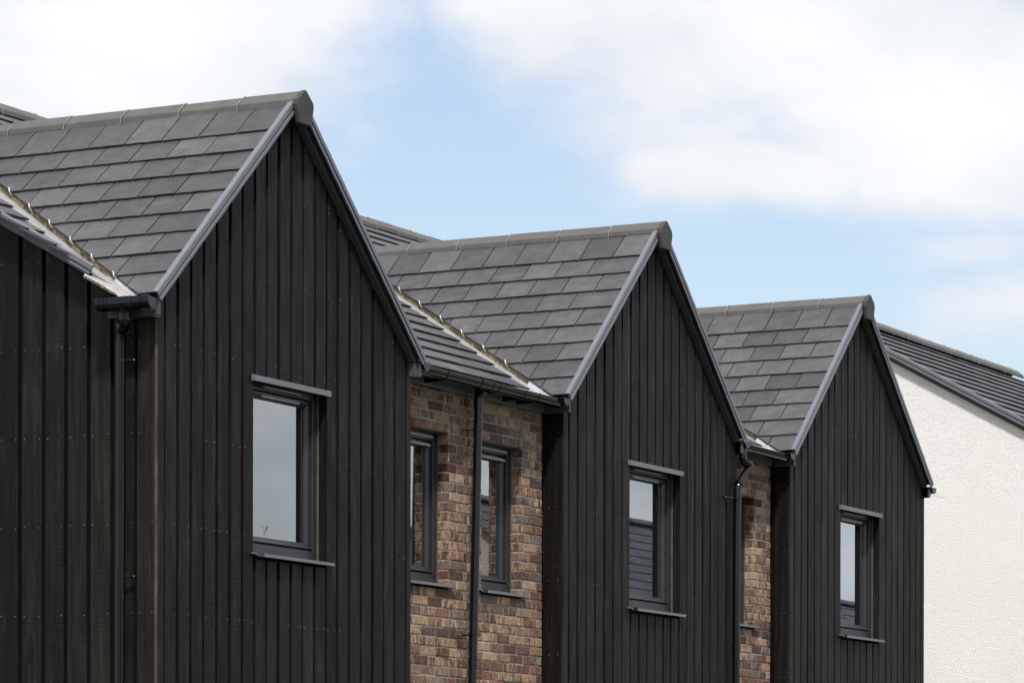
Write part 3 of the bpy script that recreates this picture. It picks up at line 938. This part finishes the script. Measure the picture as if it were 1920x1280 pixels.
# --- gable end wall of the end house (faces left, flush with the bay)
XS = B1.wl
mb = MB()
gy = [.0225, .160, .186, .342, .376, .530, .563, .713, .745, .893, .926, 1.082]
while gy[-1] < 8.7: gy += [gy[-1] + .037, gy[-1] + .190]
k = 0
for i in range(0, len(gy) - 1, 2):
    a, b = gy[i], gy[i + 1]
    r = (random.random(), random.random(), random.random(), 1)
    dx = random.uniform(-.0015, .0015)
    def zt(y):
        if y < .0: return ZE - .1
        zz = min(zm(y), 2 * Z_RIDGE_MAIN - .02 - zm(y))
        return (zz - .075) if y > .30 else min(zz - .075, 3.60)
    top = [(a, zt(a)), (b, zt(b))]
    if a < .02: top = [(a, 3.50), (b, 3.52)]
    poly = [(XS + dx, b, GZ + .25), (XS + dx, a, GZ + .25)] + [(XS + dx, y, z) for y, z in top]
    mb.prism(poly, (.022, 0, 0), 0, r)
    if a < 3:
        for z in NROWS:
            for yy in (a + .018, b - .018):
                if z < zt(yy) - .05 and random.random() > .08: nails(mb, XS + dx, yy, z, 'x')
        for yy in (a + .018, b - .018):
            if a > .3 : nails(mb, XS + dx, yy, zt(yy) - .055, 'x')
mb.build('side_cladding', [WOOD, NAIL], H1)
mb = MB()
poly = [(XS + .034, 8.82, GZ), (XS + .034, .024, GZ), (XS + .034, .024, 3.49), (XS + .034, Y_RIDGE_MAIN, zm(Y_RIDGE_MAIN) - .1), (XS + .034, 8.82, 3.49)]
mb.prism(poly, (.02, 0, 0))
mb.build('side_backing_board', UNDER, H1)
mb = MB(); mb.box(XS - .001, XS + .0225, -.0005, .0215, GZ + .25, 3.46)
mb.build('corner_board_edge', WOODEDGE, H1)

# --- main roof verges at both ends of the row
mb = MB()
verge_strip(mb, (.072, .452, zm(.452) - .004), (.072, Y_RIDGE_MAIN, zm(Y_RIDGE_MAIN) - .004), (-1, 0, 0))
mb.build('verge_flashing', FLASH, H1)
mb = MB()
verge_strip(mb, (14.0, -.0, zm(0)), (14.0, Y_RIDGE_MAIN, zm(Y_RIDGE_MAIN)), (1, 0, 0))
mb.build('verge_flashing', FLASH, H3)

# --- rear and far end walls, floors closed
for H, a, b in ((H1, XS + .05, PARTY1), (H2, PARTY1, PARTY2), (H3, PARTY2, 13.95)):
    mb = MB(); mb.box(a, b, 8.6, 8.8, GZ, 3.45)
    mb.build('rear_wall', BEIGE, H)
mb = MB()
poly = [(13.955, 8.8, GZ), (13.955, .18, GZ), (13.955, .18, 3.5), (13.955, Y_RIDGE_MAIN, zm(Y_RIDGE_MAIN) - .08), (13.955, 8.8, 3.5)]
mb.prism(poly, (-.12, 0, 0)); mb.build('end_wall', BEIGE, H3)

# --- fascias
FZ0, FZ1 = 3.425, 3.515
def bay_fascia(B, H, left=True, y1=.155, y0=-.068):
    mb = MB()
    x = (B.tl + .031, B.tl + .056) if left else (B.tr - .056, B.tr - .031)
    mb.box(x[0], x[1], y0, y1, FZ0 - .006, FZ1 + .012)
    if left: mb.box(x[1], B.wl + .03, -.012 if not (B is B1) else -.002, y1, FZ0 - .006, FZ0 + .004)
    else: mb.box(B.wr - .03, x[0], -.05, y1, FZ0 - .006, FZ1 + .0)
    mb.build('fascia', FASCIA, H)
bay_fascia(B1, H1, True, .33, -.072)
for B, H in ((B1, H1), (B2, H2), (B3, H3)): bay_fascia(B, H, False)
for B, H in ((B2, H2), (B3, H3)): bay_fascia(B, H, True)
for H, a, b in ((H1, B1.tr - .031, PARTY1 - .001), (H2, PARTY1 + .001, B2.tl + .031), (H3, B2.tr - .031, B3.tl + .031)):
    mb = MB(); mb.box(a, b, .155, .180, FZ0, FZ1 + .02); mb.build('fascia', FASCIA_LIT, H)

# --- gutters
GZT = 3.512; GY = .002
def gutter_gap(H, B_l, B_r, outlet, name='gutter'):
    """gutter along the brickwork with a return along the eaves of the bay on either side"""
    xl = B_l.tr + .030; xr = B_r.tl - .032
    mb = MB()
    half_round(mb, (xl - .0, GY, GZT), (xr + .0, GY, GZT - .006), side=(0, 1, 0))
    half_round(mb, (xl, -.078, GZT + .016), (xl, GY + .056, GZT + .002), side=(1, 0, 0))
    half_round(mb, (xr, -.078, GZT + .010), (xr, GY + .056, GZT + .0), side=(1, 0, 0))
    gut_cap(mb, (xl, -.080, GZT + .016), (0, -1, 0), (1, 0, 0)); gut_cap(mb, (xr, -.080, GZT + .010), (0, -1, 0), (1, 0, 0))
    g = mb.build(name, GUTTER, H, smooth=True)
    mb = MB()
    for yy in (-.05, -.02, .01): band(mb, (xr, yy, GZT + .008), (0, 1, 0), (1, 0, 0), .0605, .012)
    mb.build('corner_union', GUTTER, g, smooth=True)
    n = max(1, int((xr - xl) / .5))
    bx = [3.989, 4.827, 5.248, 5.478] if H is H2 else [xl + .10]
    for x in bx:
        mb = MB(); band(mb, (x, GY, GZT - .002), (1, 0, 0), (0, 1, 0), .0595, .016)
        mb.add([(x - .008, GY - .01, GZT - .060), (x + .008, GY - .01, GZT - .060), (x + .008, .156, GZT - .030), (x - .008, .156, GZT - .030), (x - .008, GY - .01, GZT - .066), (x + .008, GY - .01, GZT - .066), (x + .008, .156, GZT - .075), (x - .008, .156, GZT - .075)], [(0, 1, 2, 3), (7, 6, 5, 4), (0, 4, 5, 1), (1, 5, 6, 2), (2, 6, 7, 3), (3, 7, 4, 0)])
        mb.build('gutter_bracket', GUTTER, g, smooth=False)
    if outlet:
        mb = MB()
        for x in (outlet - .13, outlet + .055): band(mb, (x, GY, GZT - .002), (1, 0, 0), (0, 1, 0), .061, .014)
        half_round(mb, (outlet - .13, GY, GZT - .002), (outlet + .055, GY, GZT - .002), r=.0585)
        mb.build('outlet_union', GUTTER, g, smooth=True)
    return g
g2 = gutter_gap(H2, B1, B2, 4.66)
g3 = gutter_gap(H3, B2, B3, None)
# end house: square-line gutter along the left eaves of its bay
mb = MB()
prof = [(-.053, .012), (-.055, -.030), (-.045, -.052), (-.022, -.066), (.020, -.066), (.036, -.045), (.042, .0), (.038, .0), (.032, -.042), (.018, -.061), (-.02, -.061), (-.04, -.048), (-.050, -.028), (-.049, .012)]
gx = B1.tl - .045
mb.profile(prof, (gx, -.075, GZT + .008), (gx, .345, GZT + .008), (1, 0, 0), (0, 0, 1))
mb.prism([(gx + a, -.077, GZT + .008 + b) for a, b in prof[:7]], (0, .004, 0)); mb.prism([(gx + a, .343, GZT + .008 + b) for a, b in prof[:7]], (0, .004, 0))
g1 = mb.build('gutter', GUTTER, H1, bevel=.002)
mb = MB()
for y in (-.02, .0, .255, .285, .315):
    mb.profile([(a * 1.07, b * 1.05) for a, b in prof], (gx, y - .007, GZT + .008), (gx, y + .007, GZT + .008), (1, 0, 0), (0, 0, 1))
mb.profile([(a * 1.04, b * 1.10) for a, b in prof], (gx, .055, GZT + .008), (gx, .235, GZT + .008), (1, 0, 0), (0, 0, 1))
mb.build('gutter_union', GUTTER, g1)
# right side return gutter of the far bay
mb = MB(); xx = B3.tr + .035
half_round(mb, (xx, -.078, GZT + .010), (xx, 4.0, GZT + .0), side=(1, 0, 0)); gut_cap(mb, (xx, -.080, GZT + .010), (0, -1, 0), (1, 0, 0))
mb.build('gutter', GUTTER, H3, smooth=True)

# --- downpipes
px_ = .055
path = bend([(gx + .0, .145, 3.455), (gx + .01, .145, 3.385), (px_, .236, 3.325), (px_, .2475, 3.26)]) + [Vector((px_, .248, 2.0)), Vector((px_, .251, 1.6)), Vector((px_, .256, GZ))]
d1 = downpipe(H1, path, [((px_, .251, 1.622), (px_, .251, 1.565), .037), ((gx + .003, .145, 3.432), (gx + .006, .145, 3.385), .040), ((gx + .042, .186, 3.362), (px_ - .012, .222, 3.338), .0385)],
              [((px_, .2475, 3.142), (px_ + .02, .168, 3.142)), ((px_, .2505, 1.72), (px_ + .02, .165, 1.72))])
mb = MB(); mb.sweep([(gx + .002, .145, 3.50), (gx + .002, .145, 3.455), (gx + .002, .145, 3.435)], [.045, .040, .036], 16); mb.build('outlet', PIPE, d1, smooth=True)
def lean(z): return 4.696 - (3.458 - z) * .0415
path = [Vector((lean(z), .075, z)) for z in (3.45, 3.2, 2.6, 2.0, 1.365, 0, GZ)]
d2 = downpipe(H2, path, [((lean(3.38), .075, 3.38), (lean(3.31), .075, 3.31), .038), ((lean(1.385), .075, 1.385), (lean(1.325), .075, 1.325), .037)],
              [((lean(3.153), .075, 3.153), (lean(3.153) - .07, .155, 3.153)), ((lean(1.566), .075, 1.566), (lean(1.566) - .07, .155, 1.566))])
mb = MB(); mb.sweep([(4.692, .03, 3.47), (4.694, .055, 3.44), (4.695, .072, 3.415)], [.052, .044, .037], 18); mb.build('outlet', PIPE, d2, smooth=True)
p3 = [(9.43, -.035, 3.47), (9.41, -.045, 3.385), (9.43, -.05, 3.345), (9.555, -.06, 3.335), (9.365, -.045, 3.178), (9.300, -.045, 3.095)]
path = bend(p3) + [Vector((9.281, -.045, 2.7)), Vector((9.277, -.045, 1.4)), Vector((9.27, -.045, GZ))]
d3 = downpipe(H2, path, [((9.345, -.045, 3.155), (9.322, -.045, 3.13), .038), ((9.278, -.045, 1.73), (9.277, -.045, 1.67), .037), ((9.45, -.05, 3.343), (9.48, -.052, 3.341), .038)],
              [((9.29, -.045, 3.01), (9.10, -.012, 3.01))])
mb = MB(); mb.sweep([(9.435, -.03, 3.50), (9.435, -.03, 3.44)], .040, 16); mb.build('outlet', PIPE, d3, smooth=True)

# ------------------------------------------------------------------ cut-glass jar on the inner window board
vs_ = thing('glass_jar', 'small ribbed clear glass jar standing inside the lower left of the left gable window', 'jar', (1.655, .205, 2.075))
mb = MB()
prof = [(.046, 0), (.052, .03), (.058, .06), (.062, .085), (.064, .098), (.060, .098), (.055, .06), (.045, .01)]
seg = 20; vv = []; ff = []
for (r, z) in prof:
    for k in range(seg):
        rr = 1.4 * r * (1 + (.05 if k % 2 else -.03)); vv.append((1.655 + rr * math.cos(2 * pi * k / seg), .205 + rr * math.sin(2 * pi * k / seg), 2.072 + z * 1.05))
for i in range(len(prof) - 1):
    for k in range(seg): ff.append((i * seg + k, i * seg + (k + 1) % seg, (i + 1) * seg + (k + 1) % seg, (i + 1) * seg + k))
ff.append(tuple(range(seg)))
mb.add(vv, ff); mb.build('jar_body', VASEM, vs_)

# ------------------------------------------------------------------ white rendered house beyond
XB = 19.0
WH = thing('rendered_house', 'white roughcast house with dark tiled roof beyond the right end of the terrace', 'house', (22.5, 3, GZ))
SW = .545
def zw(y): return 5.69 + SW * (y - 2.441)
YR = 3.50; YE = -1.0; XE = 26.7
mb = MB()
poly = [(XB + .05, 2 * YR - YE - .3, GZ), (XB + .05, YE + .3, GZ), (XB + .05, YE + .3, zw(YE + .3) - .10), (XB + .05, YR, zw(YR) - .10), (XB + .05, 2 * YR - YE - .3, zw(YE + .3) - .10)]
mb.prism(poly, (.3, 0, 0))
mb.box(XB + .35, XE - .25, YE + .3, YE + .55, GZ, zw(YE + .3) - .1); mb.box(XB + .35, XE - .25, 2 * YR - YE - .55, 2 * YR - YE - .3, GZ, zw(YE + .3) - .1)
poly = [(XE - .25, 2 * YR - YE - .3, GZ), (XE - .25, YE + .3, GZ), (XE - .25, YE + .3, zw(YE + .3) - .10), (XE - .25, YR, zw(YR) - .10), (XE - .25, 2 * YR - YE - .3, zw(YE + .3) - .10)]
mb.prism(poly, (.2, 0, 0))
mb.build('wall', RENDER, WH)
mb = MB(); L = math.hypot(1, SW); n = Vector((0, -SW, 1)).normalized()
rows = [k * .3035 for k in range(30) if k * .3035 < (YR - YE) * L - .1]
tile_field(mb, Vector((XB + .02, YE, zw(YE))) - n * .006, (1, 0, 0), Vector((0, 1, SW)).normalized(), n, rows, 0, XE - XB + .02, .345, [], (YR - YE) * L - .02, flip=True, th=.026)
mb.prism([(XB, YR, zw(YR) - .03), (XE, YR, zw(YR) - .03), (XE, 2 * YR - YE, zw(YE) - .03), (XB, 2 * YR - YE, zw(YE) - .03)], (0, 0, -.03))
mb.add([(XB + .03, YE, zw(YE) - .05), (XE - .02, YE, zw(YE) - .05), (XE - .02, YR, zw(YR) - .05), (XB + .03, YR, zw(YR) - .05)], [(0, 1, 2, 3)], 1)
wr = mb.build('roof', [SLATE, UNDER], WH)
ridge_run(wr, (XB + .45, YR, 6.362), (1, 0, 0), (0, 1, 0), 0, 26.42 - XB - .45, .2, .50)
mb = MB(); verge_strip(mb, (XB + .03, YE, zw(YE)), (XB + .03, YR, zw(YR)), (-1, 0, 0)); mb.build('verge_flashing', FLASH, WH)
mb = MB(); verge_strip(mb, (XE - .02, YE, zw(YE)), (XE - .02, YR, zw(YR)), (1, 0, 0)); mb.build('verge_flashing', FLASH, WH)
mb = MB()
n2 = n * -.105
a = Vector((XB + .035, YE + .3, zw(YE + .3))) + n2; b = Vector((XB + .035, YR, zw(YR))) + n2
mb.prism([a, b, b + Vector((0, 0, .05)), a + Vector((0, 0, .05))], (.03, 0, 0)); mb.build('render_stop_bead', EDGEB, WH)

# ------------------------------------------------------------------ street, ground, hills and the houses opposite (seen mirrored in the panes), plus unseen houses added to block low sky
mb = MB(); mb.add([(-1500, -1500, GZ), (1500, -1500, GZ), (1500, 1500, GZ), (-1500, 1500, GZ)], [(0, 1, 2, 3)])
struct(mb.build('ground', GRASS))
mb = MB(); mb.box(-60, 80, -2.6, -.9, GZ + .004, GZ + .13); struct(mb.build('pavement', PAVE))
mb = MB(); mb.box(-60, 80, -9.2, -2.6, GZ + .002, GZ + .01); struct(mb.build('road', ASPH))
def small_house(name, label, x0, x1, y0, y1, ez, rz, wallm):
    t = thing(name, label, 'house', ((x0 + x1) / 2, (y0 + y1) / 2, GZ), 'houses across the street')
    ym = (y0 + y1) / 2
    mb = MB(); mb.box(x0, x1, y0, y1, GZ, ez)
    mb.add([(x0, y0, ez), (x0, y1, ez), (x0, ym, rz - .05)], [(0, 1, 2)]); mb.add([(x1, y0, ez), (x1, y1, ez), (x1, ym, rz - .05)], [(0, 1, 2)])
    mb.build('wall', wallm, t)
    mb = MB()
    for s, ye in ((1, y1 + .3), (-1, y0 - .3)):
        sl = (rz - ez) / (abs(ye - ym)); L = math.hypot(1, sl)
        n = Vector((0, s * sl, 1)).normalized()
        rows = [k * .27 for k in range(40) if k * .27 < abs(ye - ym) * L - .1]
        tile_field(mb, Vector((x0 - .2, ye, ez)), (1, 0, 0), Vector((0, -s, sl)).normalized(), n, rows, 0, x1 - x0 + .4, .45, [], abs(ye - ym) * L, flip=True, th=.014)
    r = mb.build('roof', SLATE, t)
    ridge_run(r, (x0 - .2, ym, rz + .08), (1, 0, 0), (0, 1, 0), 0, x1 - x0 + .4, .45, .45)
    for xw in (x0 + 1.4, (x0 + x1) / 2, x1 - 1.8):
        mb = MB(); mb.box(xw, xw + 1.1, y1 - .02, y1 + .03, -.6, .6); f = mb.build('window', FRAME, t)
        mb = MB(); mb.box(xw + .07, xw + 1.03, y1 + .03, y1 + .036, -.53, .53); mb.build('pane', GLASS, f)
    return t
small_house('bungalow', 'low slate roofed house mirrored in the lower half of the middle gable window', 33.5, 45.5, -19, -12, 2.6, 5.85, BEIGE)
small_house('bungalow', 'lower roofed house mirrored along the bottom of the right gable window', 46.5, 58, -19, -12, 2.0, 4.95, BEIGE)
small_house('blocker_house', 'unseen harled house added behind the viewpoint to darken the glossy downpipes', -48, -22, -42, -33, 4.2, 7.6, BEIGE)  # this and the next two: unseen, added to darken reflections and block low sky
small_house('blocker_house', 'unseen harled house added far left of the viewpoint, nearer the road, to block low sky', -78, -54, -22, -13, 4.2, 7.6, BEIGE)
small_house('blocker_house', 'unseen harled house added far left, in line with the terrace, to block low sky', -78, -54, 0, 9, 4.2, 7.6, BEIGE)
mb = MB(); vs = []; nx, ny = 40, 6
for j in range(ny + 1):
    for i in range(nx + 1):
        ang = RAD(60 + 100 * i / nx); d = 500 + 120 * j
        h = (14 + 10 * math.sin(i * .55) + 6 * math.sin(i * 1.3 + 1)) * math.sin(pi * j / ny) if 0 < j < ny else -1
        vs.append((d * math.sin(ang), d * math.cos(ang), GZ + h))
mb.add(vs, [(j * (nx + 1) + i, j * (nx + 1) + i + 1, (j + 1) * (nx + 1) + i + 1, (j + 1) * (nx + 1) + i) for j in range(ny) for i in range(nx)])
struct(mb.build('hills', HILLM, smooth=True))
